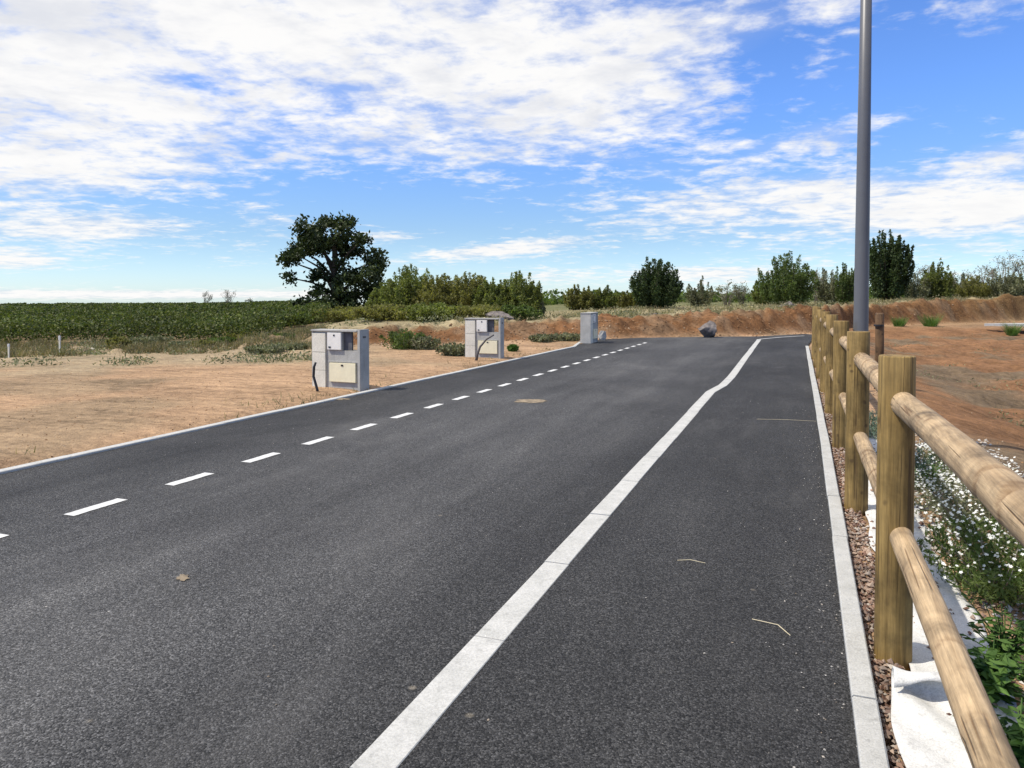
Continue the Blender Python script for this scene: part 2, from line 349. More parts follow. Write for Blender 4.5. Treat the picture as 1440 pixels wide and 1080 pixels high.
# ------------------------------------------------------------------ ground sheet
def terrain():
    rr = np.concatenate([np.linspace(.25, 12, 130), np.linspace(12.1, 62, 400), np.geomspace(62.5, 130, 70), np.geomspace(135, 4000, 24)])
    hv = np.linspace(-40, 40, 640); tt = np.concatenate([hv, np.linspace(41, 319, 90)])     # degrees from the view heading
    a = np.radians(tt); Rr, A = np.meshgrid(rr, a, indexing='ij')
    X = Rr*(np.cos(A)*FW[0]+np.sin(A)*RT[0]); Y = Rr*(np.cos(A)*FW[1]+np.sin(A)*RT[1]); Z = ground_z(X, Y)
    nr, na = X.shape; V = np.stack([X, Y, Z], -1).reshape(-1, 3)
    i, j = np.meshgrid(np.arange(nr-1), np.arange(na), indexing='ij'); j2 = (j+1) % na
    Fq = np.stack([i*na+j, (i+1)*na+j, (i+1)*na+j2, i*na+j2], -1).reshape(-1, 4)[:, ::-1]
    me = bpy.data.meshes.new('ground'); n = len(V); me.vertices.add(n+1)
    me.vertices.foreach_set('co', np.vstack([V, [[0, 0, -.05]]]).astype(np.float32).ravel())
    cen = np.array([(k+1) % na if q == 0 else k if q == 1 else n for k in range(na) for q in range(3)], np.int32)
    lv = np.concatenate([Fq.ravel(), cen]).astype(np.int32); me.loops.add(len(lv)); me.loops.foreach_set('vertex_index', lv)
    nq = len(Fq); ls = np.concatenate([np.arange(0, nq*4, 4), nq*4+np.arange(0, na*3, 3)]).astype(np.int32)
    me.polygons.add(len(ls)); me.polygons.foreach_set('loop_start', ls); me.update(calc_edges=True); me.validate()
    # kinds of soil
    x, y = V[:, 0], V[:, 1]; zc = x*FW[0]+y*FW[1]; xc = x*RT[0]+y*RT[1]; px = np.clip(np.where(zc > 4, 720+F*xc/np.maximum(zc, 4), 3000*np.sign(xc)), -900, 2600)
    zb = np.interp(px, BK[:, 0], ZB)+.35*vnoise(x, y, 2., 3, 3); nz = vnoise(x, y, 2.6, 4, 4); nz2 = vnoise(x, y, .8, 5, 3)
    L = lambda a_, b_, t: a_+(b_-a_)*t[:, None]
    C = np.tile(np.array((.385, .25, .148)), (n, 1))
    C = L(C, np.array((.285, .205, .125)), sst(nz, .0, .5)*.8)
    C = L(C, np.array((.33, .26, .165)), sst(zc+2.5*nz, 14.5, 19)*(1-sst(px, 380, 640))*.9)
    C = L(C, np.array((.17, .125, .07)), sst(zc+2*nz, 20, 26)*(1-sst(px, 420, 620)))
    right = sst(x, .9, 1.8); C = L(C, np.array((.235, .125, .062)), right)
    C = L(C, np.array((.165, .125, .08)), right*sst(nz, .0, .5)*.85)
    C = L(C, np.array((.29, .18, .10)), right*sst(zc, 37, 40))
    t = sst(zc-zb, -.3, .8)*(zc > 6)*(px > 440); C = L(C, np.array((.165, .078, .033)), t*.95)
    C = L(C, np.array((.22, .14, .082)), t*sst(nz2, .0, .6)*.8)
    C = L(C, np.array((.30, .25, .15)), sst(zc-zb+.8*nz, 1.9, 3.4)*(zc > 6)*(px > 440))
    C = L(C, np.array((.14, .14, .065)), sst(zc+4*nz, 40, 60)*(px < 5000))
    ca = me.color_attributes.new('soil', 'FLOAT_COLOR', 'POINT'); full = np.ones((n+1, 4), np.float32); full[:n, :3] = C; full[n, :3] = (.3, .2, .12)
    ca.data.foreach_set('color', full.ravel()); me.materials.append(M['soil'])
    me.polygons.foreach_set('use_smooth', [True]*len(me.polygons))
    tag(link('ground', me), kind='structure')
terrain()

# ------------------------------------------------------------------ road, kerbs, markings
XL, XR = -6.30, .19
def edge_pts(X, y0, y1): return [Vector((X, y, 0)) for y in np.linspace(y0, y1, 12)]
far = [G(p, q) for p, q in ((822, 480.5), (850, 477), (900, 475), (1000, 473.5), (1066, 473), (1132, 469.5))]
def road():
    mb = MB(); ys = np.linspace(-14, 21.5, 10)
    left = [Vector((XL, y, 0)) for y in ys]; right = [Vector((XR-.006*max(0, y-8), y, 0)) for y in ys]
    outline = left + far + [Vector((far[-1].x+.35, far[-1].y-.5, 0)), Vector((.22, 26.2, 0)), Vector((.11, 24, 0))] + right[::-1]
    mb.add(outline, [tuple(range(len(outline)))[::-1]])
    me = bpy.data.meshes.new('road'); import bmesh
    bm = bmesh.new(); vs = [bm.verts.new(p) for p in outline]; f = bm.faces.new(vs); bmesh.ops.triangulate(bm, faces=[f])
    for f in bm.faces:
        if f.normal.z < 0: f.normal_flip()
    bm.to_mesh(me); bm.free(); me.materials.append(M['asphalt']); return tag(link('road', me), kind='structure')
RD = road()
def ribbon(mb, pts, w, z0, z1, seg=1.0, gap=.006, bev=.006):   # concrete edging laid in lengths with open joints
    pts = [Vector(p) for p in pts]; L = [0.]
    for a, b in zip(pts, pts[1:]): L.append(L[-1]+(b-a).length)
    def pos(s):
        s = min(max(s, 0), L[-1])
        for i in range(len(pts)-1):
            if s <= L[i+1] or i == len(pts)-2:
                t = (s-L[i])/max(L[i+1]-L[i], 1e-6); return pts[i].lerp(pts[i+1], t), (pts[i+1]-pts[i]).normalized()
    s = 0.
    while s < L[-1]-.02:
        e = min(s+seg, L[-1]); q = [x for x in L if s < x < e]; st = [s+gap/2]+q+[e-gap/2]; prof = []
        jz = random.uniform(-.0025, .0025); jx = random.uniform(-.003, .003)
        for x in st:
            p, t = pos(x); nrm = Vector((-t.y, t.x, 0)); h = w/2
            prof.append([p+nrm*(h+jx)+Vector((0, 0, z0)), p+nrm*(h+jx)+Vector((0, 0, z1-bev+jz)), p+nrm*(h-bev+jx)+Vector((0, 0, z1+jz)),
                         p-nrm*(h-bev-jx)+Vector((0, 0, z1+jz)), p-nrm*(h-jx)+Vector((0, 0, z1-bev+jz)), p-nrm*(h-jx)+Vector((0, 0, z0))])
        vs = [v for r_ in prof for v in r_]; fs = []
        for i in range(len(prof)-1):
            for k in range(5): fs.append((i*6+k, i*6+k+1, (i+1)*6+k+1, (i+1)*6+k))
        fs += [(5, 4, 3, 2, 1, 0), tuple((len(prof)-1)*6+k for k in range(6))]
        mb.add(vs, [f[::-1] for f in fs]); s = e
mb = MB(); ribbon(mb, [(XL-.05, -14, 0), (XL-.05, 21.6, 0), G(818, 480.2), G(838, 478)], .1, -.1, .022); tag(mb.build('kerb', M['strip']), kind='structure')
mb = MB(); ribbon(mb, [(XR+.04, -12, 0), (XR+.04, 8, 0), (XR-.04, 21, 0), (XR-.06, 24.2, 0)], .085, -.1, .03); tag(mb.build('kerb', M['kerb']), kind='structure')
c0 = G(532, 1080); mb = MB()
ribbon(mb, [(c0.x, -10, 0), c0, G(1000, 552), G(1017, 542.5), G(1029, 531), G(1049, 503), G(1068, 477.5)], .142, -.05, .005, 1.0, .008, .003)
tag(mb.build('footway_strip', M['strip']), kind='structure')
mb = MB(); ribbon(mb, [G(1069, 477), G(1100, 474.2), G(1131, 472.3)], .1, -.05, .006, 1.0, .006, .003); tag(mb.build('footway_strip', M['kerb']), kind='structure')
y = 2.66; P0 = G(132, 716); k = 0
d0 = G(90, 728); d1 = G(905, 483); dirn = (d1-d0).normalized(); n_ = Vector((-dirn.y, dirn.x, 0)); per = (G(235, 684)-d0).length
Ld = (d1-d0).length; per = Ld/round(Ld/per); s = -per*6
while s < Ld+.1:
    a = d0+dirn*s; b = a+dirn*per*.5; w = n_*.05; mb = MB(); jt = [Vector((random.uniform(-.012, .012), random.uniform(-.012, .012), 0)) for _ in range(4)]
    m_ = 14; up = Vector((0, 0, .004)); rag = lambda: Vector((random.uniform(-.004, .004), random.uniform(-.004, .004), 0))
    lo = [(a-w).lerp(b-w, i/m_)+rag()+up for i in range(m_+1)]; hi = [(a+w).lerp(b+w, i/m_)+rag()+up for i in range(m_+1)]
    mb.add(lo+hi, [(i, i+1, m_+2+i, m_+1+i) for i in range(m_)]); mb.build('lane_dash', M['paint'], RD); s += per

# soil smeared on the asphalt
def smear(px, py, wx, wy, mat, n=22):
    c = G(px, py); mb = MB(); vs = []
    for k in range(n):
        a = 2*math.pi*k/n; rr_ = random.uniform(.6, 1.1); q = G(px+wx*math.cos(a)*rr_, py+wy*math.sin(a)*rr_); vs.append((q.x, q.y, .004+.001*random.random()))
    mb.add([(c.x, c.y, .012)]+vs, [(0, 1+k, 1+(k+1) % n) for k in range(n)][::-1]); o = mb.build('soil_smear', mat, RD); return o
m_sm, N, b = material('dried_mud', .95, .1); nn = N.noise(N.coord('Object'), 9, 6, .7)
N.l.new(N.ramp(nn, [(.35, (.10, .085, .07)), (.6, (.30, .24, .165))]), b.inputs['Base Color'])
smear(748, 564.5, 29, 3.2, m_sm); smear(478, 562, 14, 1.4, m_sm); smear(252, 818, 10, 5, m_sm)

# ------------------------------------------------------------------ small stones
OCT = np.array([(1,0,0),(0,1,0),(-1,0,0),(0,-1,0),(0,0,1),(0,0,-1)], float); OF = [(0,1,4),(1,2,4),(2,3,4),(3,0,4),(1,0,5),(2,1,5),(3,2,5),(0,3,5)]
def stones(name, pts, size, mat, label, cat, flat=.65):
    mb_v = []; mb_f = []
    for i, p in enumerate(pts):
        s = size*random.uniform(.45, 1.5); a = random.uniform(0, 6.28); ca, sa = math.cos(a), math.sin(a)
        q = OCT*(1+RNG.uniform(-.35, .35, (6, 1)))*np.array((1, random.uniform(.6, 1), flat))*s + RNG.normal(size=(6, 3))*s*.12
        q = np.stack([q[:, 0]*ca-q[:, 1]*sa, q[:, 0]*sa+q[:, 1]*ca, q[:, 2]], 1)+np.array(p)
        o = len(mb_v); mb_v += [tuple(x) for x in q]; mb_f += [tuple(o+k_ for k_ in f) for f in OF]
    me = bpy.data.meshes.new(name); me.from_pydata(mb_v, [], mb_f); me.update(); me.materials.append(mat)
    return tag(link(name, me), label, cat, kind='stuff')
pts = []
for _ in range(5200):
    y = 1.2+abs(random.gauss(0, 1))*5.5; x = random.uniform(.275, .40) if random.random() < .72 else random.uniform(.275, 1.15)
    pts.append((x-.006*max(0, y-8), y, -.035+random.uniform(0, .03)))
vg = []
for _ in range(2600):
    x = random.uniform(.62, 1.9); y = random.uniform(1.6, 9.5); vg.append((x, y, 0))
va = np.array(vg); va[:, 2] = ground_z(va[:, 0], va[:, 1])+.004; stones('pale_stones', [tuple(p) for p in va], .017, M['pebble'], 'pale stones on the soil among the white flowering plants', 'stones', .6)
stones('gravel', pts, .013, M['gravel'], 'reddish brown gravel filling the gap beside the kerb and fence', 'gravel')
pts = []
for _ in range(300):
    y = 1.5+abs(random.gauss(0, 1))*6; pts.append((XR-abs(random.gauss(0, .13))-.006*max(0, y-8), y, .002))
for _ in range(420): pts.append((random.uniform(-6, .1), 2+abs(random.gauss(0, 8)), .002))
stones('grit', pts, .0042, M['pebble'], 'pale grit scattered over the dark asphalt', 'grit', .5)
pts = []
small = []
for _ in range(2600):
    x = -6.5-abs(random.gauss(0, 1))*5; y = random.uniform(2, 22); small.append((x, y, 0))
for _ in range(2600):
    px_ = random.uniform(480, 1560); zb_ = np.interp(px_, BK[:, 0], ZB); q = at(px_, zb_+random.gauss(.6, .9)); 
    if not (XL < q.x < XR and q.y < 27.5): pts.append((q.x, q.y, 0))
for _ in range(1800): small.append((1.2+abs(random.gauss(0, 4)), random.uniform(4, 36), 0))
sa = np.array(small); sa[:, 2] = ground_z(sa[:, 0], sa[:, 1])+.001; stones('soil_stones', [tuple(p) for p in sa], .011, M['clod'], 'small stones lying on the bare orange soil of the plots', 'stones', .6)
pa = np.array(pts); pa[:, 2] = ground_z(pa[:, 0], pa[:, 1])+.005
stones('soil_clods', [tuple(p) for p in pa], .036, M['clod'], 'loose reddish clods fallen along the foot and face of the bank', 'clods', .7)

# ------------------------------------------------------------------ wooden fence
def fence():
    ys = [3.5+2.37*k for k in range(-1, 8)]; X = lambda y: .372-.0066*max(0, y-8)
    root = empty('wooden_fence', (X(3.5), 3.5, -.03), 'rustic fence of thick round wooden posts and two rows of log rails beside the path', 'fence'); o0 = Vector(root.location)
    for y in ys:
        mb = MB(); r = random.uniform(.073, .079); tx, ty = random.uniform(-.008, .008), random.uniform(-.01, .01); top = 1.262+random.uniform(-.01, .01)
        n = 28; hs = [-.25, 0, .25, .5, .75, 1.0, top-.006, top]; ph = [random.uniform(0, 6.28) for _ in range(3)]
        vs = []
        for i, h in enumerate(hs):
            rr_ = r*(1-.03*h)*(.955 if i == len(hs)-1 else 1)
            for k in range(n):
                a = 2*math.pi*k/n; q = rr_*(1+.02*math.sin(2*a+ph[0])+.012*math.sin(3*a+ph[1]+h)); vs.append((X(y)+tx*h+q*math.cos(a), y+ty*h+q*math.sin(a), h-.0))
        fs = [(i*n+k, i*n+(k+1) % n, (i+1)*n+(k+1) % n, (i+1)*n+k) for i in range(len(hs)-1) for k in range(n)]+[tuple((len(hs)-1)*n+k for k in range(n))]
        mb.add(vs, fs); ob = mb.build('post', M['post'], root, True); shift(ob, o0); sharp_cap(ob)
    for i in range(len(ys)-1):
        for z, r0 in ((1.06, .0515), (.51, .046)):
            y0, y1 = ys[i]+.055, ys[i+1]-.055; n = 24; m_ = 150; r = r0*random.uniform(.95, 1.05); mb = MB(); vs = []
            rings = sorted(random.sample(range(8, m_-6), 7)); dz0, dz1 = random.uniform(-.012, .012), random.uniform(-.01, .01); tp = random.uniform(0, .08)
            if i == 0: dz0, dz1, tp = ((.045, .0, .16) if z > 1 else (.0, .0, .04))
            ph = [random.uniform(0, 6.28) for _ in range(4)]
            skew = [random.uniform(-.018, .018) for _ in range(7)]; amp = [random.uniform(.25, 1) for _ in range(7)]; GV = []
            for j in range(m_+1):
                t = j/m_; yy = y0+(y1-y0)*t
                for k in range(n):
                    a = 2*math.pi*k/n; q = r*(1-tp*(1-t))*(1+.02*math.sin(a*2+ph[0]+t*3)+.014*math.sin(a*3+ph[1]+t*9)+.012*math.sin(t*23+ph[2]))
                    gv = 0.
                    for rg, sk, am in zip(rings, skew, amp):
                        e = (t*m_-rg)+sk*70*math.sin(a+ph[3])+.8*math.sin(a*3+rg)+.5*math.sin(a*5+rg*2); part = am/(1+math.exp(-6*(math.sin(a+rg)+.15)))
                        q += r*part*((.075*math.exp(-e/6.) if e > 0 else 0) - .05*math.exp(-e*e/.7)); gv = max(gv, part*math.exp(-e*e/.55))
                    GV.append(gv)
                    vs.append((X(yy)+.018+q*math.cos(a)*1., yy, z+dz0*(1-t)+dz1*t+.006*math.sin(t*3.14)+q*math.sin(a)))
            fs = [(j*n+k, (j+1)*n+k, (j+1)*n+(k+1) % n, j*n+(k+1) % n) for j in range(m_) for k in range(n)]
            mb.add(vs, fs); ob = mb.build('rail', M['rail'], root, True); shift(ob, o0); ob.data.attributes.new('groove', 'FLOAT', 'POINT').data.foreach_set('value', GV)
def shift(ob, o0):
    for v in ob.data.vertices: v.co -= o0
def sharp_cap(ob):
    for p in ob.data.polygons:
        if abs(p.normal.z) > .9: p.use_smooth = False
fence()

# ------------------------------------------------------------------ lamp post
def lamp():
    p = at(1211, 7.55); root = empty('street_lamp', (p.x, p.y, -.04), 'tall plain grey metal street lamp pole rising behind the wooden fence', 'lamp post')
    mb = MB(); mb.tube([(0, 0, 0), (0, 0, .5), (0, 0, 3), (0, 0, 6.2)], [.074, .0735, .062, .040], 32); mb.build('pole', M['pole'], root, True)
    mb = MB(); mb.box(-.15, -.15, 0, .15, .15, .02, .004); mb.build('base_plate', M['pole'], root)
    mb = MB(); mb.tube([(0, 0, 6.2), (-.05, 0, 6.32), (-.25, 0, 6.38)], [.04, .035, .03], 14)
    mb.box(-.85, -.11, 6.36, -.2, .11, 6.44, .025); mb.build('lantern', M['pole'], root, False)
lamp()
def stake():
    p = ground_at(1237, 12.4); root = empty('wooden_stake', p, 'dark brown weathered wooden stake standing behind the fence right of the lamp pole', 'stake')
    mb = MB(); t = 1.5-(440-YH)*12.4/F-p.z; mb.tube([(0, 0, -.2), (.01, 0, t*.5), (0, .01, t-.03), (0, .01, t)], [.072, .07, .068, .055], 12, True, .06); mb.build('shaft', M['oldwood'], root, True)
    mb = MB(); mb.tube([(-.01, -.01, t-.22), (-.01, -.01, t-.19)], [.078, .078], 12); mb.build('tie', M['black'], root)
stake()

# ------------------------------------------------------------------ utility cabinets
def cabinet(corner, W_, D_, Hc, label, group, rz=0., full=True, opening=True):
    root = empty('utility_cabinet', corner, label, 'utility box', group, rz)     # origin: near right-hand corner on the ground; front faces -Y, body runs to -X
    lp = W_*.31; rp = .055; t = .05; x0 = -W_; xl = x0+lp; xr = -rp; z0 = -.1
    mb = MB()
    mb.box(x0, 0, z0, x0+.03, D_, Hc-.03); mb.box(xr, 0, z0, 0, D_, Hc+.012, .006)             # cheeks
    mb.box(x0-.012, -.014, Hc-.03, xr-.001, D_+.01, Hc, .005)                                      # lid
    if not opening: mb.box(x0+.031, .02, z0, xr-.001, D_-.01, Hc-.031)
    else:
        zo = Hc*.66; xo = xl+.018+(xr-xl)*.47
        mb.box(x0+.031, .025, z0, xr-.001, D_-.012, zo)                                               # body below the opening
        mb.box(x0+.031, .025, zo+.001, xo, .10, Hc-.031)                                          # body left of it
    mb.build('body', M['conc'], root)
    if opening: mb = MB(); mb.box(xo+.002, .06, zo+.002, xo+(xr-xo)*.52, .095, Hc-.033); mb.build('back_plate', M['dark'], root)
    mb = MB(); h3 = Hc-.06
    for a, b_ in ((z0, h3*.34), (h3*.345, h3*.66), (h3*.667, h3)): mb.box(x0+.012, -.006, a, xl-.022, .024, b_, .003)
    mb.build('side_panel', M['pale'], root)
    mb = MB(); d0_, d1_ = xl+.02, xl+.02+(xr-xl)*.46; mb.box(d0_, -.012, Hc*.67, d1_, .0245, Hc-.045, .006); dr = mb.build('meter_door', M['boxg'], root)
    mb = MB(); mb.box((d0_+d1_)/2-.014, -.018, Hc-.10, (d0_+d1_)/2+.014, -.0125, Hc-.075); mb.build('lock', M['black'], dr); mb = MB(); mb.box(d0_+.03, -.018, Hc*.70, d0_+.075, -.0125, Hc*.725); mb.build('latch', M['black'], dr)
    mb = MB(); e0, e1 = xl+.055, xr-.03; mb.box(e0, -.010, Hc*.14, e1, .0245, Hc*.455, .006); dr = mb.build('lower_door', M['cream'], root)
    mb = MB(); mb.box((e0+e1)/2-.02, -.017, Hc*.405, (e0+e1)/2+.02, -.0105, Hc*.43); mb.build('latch', M['black'], dr)
    mb = MB(); mb.box(e0-.03, .008, Hc*.465, e1+.03, .0245, Hc*.485); mb.build('ledge', M['conc'], root)
    mb = MB(); mb.box(-.0005, D_*.3, Hc*.87, .004, D_*.62, Hc*.90); mb.build('label_plate', M['conduit'], root)
    return root
c1 = G(506, 550.5); cabinet((c1.x, c1.y, -.01), .95, .25, .975, 'largest concrete utility cabinet with cream lower door, nearest the camera by the left kerb', 'utility cabinets along the left kerb', R(-3))
c2 = G(704, 505.5); cabinet((c2.x, c2.y, -.01), .92, .25, .99, 'second concrete utility cabinet with a bent grey conduit leaning across its front', 'utility cabinets along the left kerb', R(2))
p3 = G(841, 480.8)
def cab3():
    root = cabinet((p3.x, p3.y, -.01), .92, .34, .99, 'farthest concrete utility cabinet, showing only its plain grey side at the road end', 'utility cabinets along the left kerb', R(90), True, False)
    root.location = (p3.x, p3.y, -.01)
cab3()
def hose(pts, r, name, mat, label, cat):
    o0 = Vector(pts[0]); mb = MB(); mb.tube([Vector(p)-o0 for p in pts], r, 10, True); o = mb.build(name, mat, None, True); o.location = o0; return tag(o, label, cat)
q = at(447, 11.62); q.z = -.04
hose([q, q+Vector((-.03, 0, .12)), q+Vector((-.09, 0, .30)), q+Vector((-.08, .0, .45)), q+Vector((-.05, 0, .52))], [.022, .021, .02, .02, .019], 'cable_duct', M['black'], 'black plastic cable duct sticking up beside the largest utility cabinet', 'duct')
q = at(669, 17.4); q.z = -.04
hose([q, q+Vector((.04, 0, .2)), q+Vector((.10, .02, .38)), q+Vector((.26, .03, .56)), q+Vector((.44, .03, .66))], [.036, .03, .025, .02, .016], 'cable_duct', M['conduit'], 'grey bent cable duct leaning in front of the second utility cabinet', 'duct')

# ------------------------------------------------------------------ rocks, stakes, odd pieces
def rock(loc, size, name, label, cat, mat, sd_=1):
    import bmesh
    rs = random.Random(sd_); bm = bmesh.new(); bmesh.ops.create_icosphere(bm, subdivisions=4, radius=1)
    pl = [(Vector((rs.gauss(0, 1), rs.gauss(0, 1), rs.gauss(0, .8))).normalized(), rs.uniform(.55, .9)) for _ in range(16)]
    for v in bm.verts:
        for n_, d_ in pl:
            e = v.co.dot(n_)-d_
            if e > 0: v.co -= n_*e
        v.co += v.co.normalized()*.05*(math.sin(v.co.x*9+sd_)*math.sin(v.co.y*8)*math.sin(v.co.z*10+2))
        v.co = Vector((v.co.x*size[0], v.co.y*size[1], v.co.z*size[2]))
    me = bpy.data.meshes.new(name); bm.to_mesh(me); bm.free(); me.materials.append(mat)
    o = link(name, me); o.location = loc; return tag(o, label, cat)
rp_ = G(995, 474.5); rock((rp_.x, rp_.y, .27), (.40, .36, .38), 'boulder', 'dark angular boulder lying at the far end of the road below the bank', 'rock', M['rock'], 4)
rp_ = G(843, 478); rock((rp_.x+.12, rp_.y, .17), (.16, .2, .24), 'boulder', 'small pale stone leaning beside the farthest utility cabinet', 'rock', M['conc'], 9)
for px_, zc_, hh, lab in ((83, 19.8, .52, 'taller of two thin white marker stakes in the scrub at left'), (11, 19.5, .36, 'shorter thin white marker stake at the far left edge of the scrub')):
    p = ground_at(px_, zc_); root = empty('marker_stake', p, lab, 'stake', 'white marker stakes in the scrub')
    mb = MB(); mb.box(-.022, -.015, -.1, .022, .015, hh, .004); mb.build('shaft', M['pale'], root)
    mb = MB(); mb.box(-.026, -.019, hh*.78, .026, .019, hh*.99, .003); mb.build('painted_tip', M['paint'], root)
for px_, py_, sx_, lab in ((126, 485, .16, 'pale stone among the dry scrub at left'), (326, 488, .13, 'small whitish stone beside the grey scrub left of the cabinets')):
    p = G(px_, py_); rock((p.x, p.y, gz(p.x, p.y)+.05), (sx_, .12, .09), 'stone', lab, 'stone', M['pale'], int(px_))
for px_, zc_, sz, lab in ((700, 30, (.7, .4, .3), 'low grey stone on top of the bank behind the second cabinet'), (1108, 37, (.5, .4, .35), 'grey stone on the bank at the foot of the pointed green bush'), (915, 31.8, (.8, .35, .2), 'flat pale stone on the bank crest below the lone round tree')):
    p = ground_at(px_, zc_); rock((p.x, p.y, p.z+.08), sz, 'stone', lab, 'stone', M['rock'], int(px_))
def edging():
    a = ground_at(1385, 37.5); b = ground_at(1500, 36.0); a.z = max(a.z, -.02)+.06; b.z = a.z+.05; root = empty('concrete_edging', a, 'long white concrete edging lying on the soil terrace at the right', 'edging')
    v = b-a; mb = MB(); n_ = 8
    for k in range(n_):
        p = v*(k/n_); q2 = v*((k+.985)/n_); w = Vector((v.y, -v.x, 0)).normalized()*(.12+.5*min(k, 3)/3); h = Vector((0, 0, .12))
        mb.add([p-w, q2-w, q2+w, p+w, p-w+h, q2-w+h, q2+w+h, p+w+h], [(3,2,1,0),(4,5,6,7),(0,1,5,4),(1,2,6,5),(2,3,7,6),(3,0,4,7)])
    mb.build('slab', M['strip'], root)
edging()
for (px_, py_, dx_, dy_, lab) in ((1090, 890, 55, 24, 'thin dry straw lying on the asphalt path near the white strip'), (1108, 592, 84, 3, 'long thin dry straw lying across the path by the kerb'), (975, 795, 40, 4, 'short pale straw lying on the path halfway along the strip')):
    a = G(px_-dx_/2, py_-dy_/2); b = G(px_+dx_/2, py_+dy_/2); mid = (a+b)/2+Vector((random.uniform(-.03, .03), random.uniform(-.02, .04), 0))
    mb = MB(); mb.tube([a-mid+Vector((0, 0, .004)), Vector((0, 0, .008)), b-mid+Vector((0, 0, .004))], [.0018, .0022, .0015], 5); o = mb.build('dry_straw', M['straw']); o.location = mid; tag(o, lab, 'straw')

# ------------------------------------------------------------------ white ground fabric under the fence
def fabric():
    root = empty('ground_fabric', (.5, 2., -.02), 'white ground fabric strip with a curled end lying under the nearest log rails', 'fabric'); o0 = Vector(root.location)
    def sheet(name, x0, x1, y0, y1, zf, curl, seed, par):
        rs = random.Random(seed); nx, ny = 20, 120; vs = []
        for j in range(ny+1):
            y = y0+(y1-y0)*j/ny
            for i in range(nx+1):
                u = i/nx; x = x0+(x1-x0)*u + .018*math.sin(y*3.1+seed)+.01*math.sin(y*9+seed*2)
                z = zf+.008*math.sin(x*25+y*4+seed)*math.sin(y*7+seed)+.007*math.sin(y*17+x*31); yy = y
                if curl and y > y1-.20:
                    e = (y-(y1-.20)); rr_ = .042; a = min(e/rr_, 4.7)*(1-.25*u); yy = y1-.20+rr_*math.sin(a); z += rr_*(1-math.cos(a))
                if not curl: z -= .01*sst(np.array(u), .8, 1.)
                vs.append(Vector((x, yy, z))-o0)
        mb = MB(); n_ = nx+1; mb.add(vs, [(j*n_+i, j*n_+i+1, (j+1)*n_+i+1, (j+1)*n_+i) for j in range(ny) for i in range(nx)])
        o = mb.build(name, M['cloth'], par, True); sm = o.modifiers.new('thick', 'SOLIDIFY'); sm.thickness = .004
    sheet('under_sheet', .43, .78, .6, 9.5, -.018, False, 1.3, root)
    sheet('top_sheet', .335, .56, .6, 3.34, .006, True, 2.1, root)
fabric()

# ------------------------------------------------------------------ plants
def stem_cloud(n_st, Rb, Rt, hgt, npl, spread, pointy=1., base=.12, rag=.25):
    """leaf points along stems that fan out from a foot; returns points and stem lines"""
    P_, L_ = [], []
    for i in range(n_st):
        a = random.uniform(0, 6.28); q = math.sqrt(random.random()); r = Rt*q; top = hgt*(1-(.44 if pointy else .30)*q**2.)*random.uniform(1-rag, 1.0)
        b0 = np.array((math.cos(a)*Rb*q, math.sin(a)*Rb*q, 0)); b1 = np.array((math.cos(a)*r, math.sin(a)*r, top*.62)); b2 = np.array((math.cos(a)*r*1.06+random.gauss(0, .05*Rt), math.sin(a)*r*1.06+random.gauss(0, .05*Rt), top))
        t = RNG.uniform(base, 1, npl)[:, None]; c = (1-t)**2*b0+2*t*(1-t)*b1+t*t*b2
        w = spread*(1.05-t)**.7
        P_.append(c+RNG.normal(size=(npl, 3))*w*np.array((1, 1, .7))); L_.append((b0, b1*.5+b0*.5+np.array((0, 0, .1*top)), b1*.55+b2*.45, b2))
    return np.concatenate(P_), L_
def bush(px_, top, wpx, zc, mat, name, label, cat, group=None, nst=26, npl=150, leaf=.10, base=.1, pointy=True, asp=.42, rag=.28, crown='foliage', stemmat='bark', up=.3, spr=.17, fat=1.):
    p = ground_at(px_, zc); s = zc/F; hgt = H-(top-YH)*s-p.z; Rt = wpx*s/2*fat
    root = empty(name, p, label, cat, group)
    P_, L_ = stem_cloud(nst, Rt*.35, Rt*.92, hgt*1.02, npl, max(spr*Rt, .03), pointy, base, rag)
    P_[:, 2] = np.abs(P_[:, 2]); quads(crown, leafs(P_, leaf, asp, up), M[mat], root)
    mb = MB()
    for l in L_[:min(nst, 16)]: mb.tube([Vector(q) for q in l], [.035*hgt/3, .025*hgt/3, .015*hgt/3, .005], 5)
    if name.endswith('tree'): mb.tube([(0, 0, -.2), (0, 0, hgt*.45)], [.06*hgt/3, .03*hgt/3], 7)
    mb.build('trunk' if name.endswith('tree') else 'stem', M[stemmat], root, True)
    return root
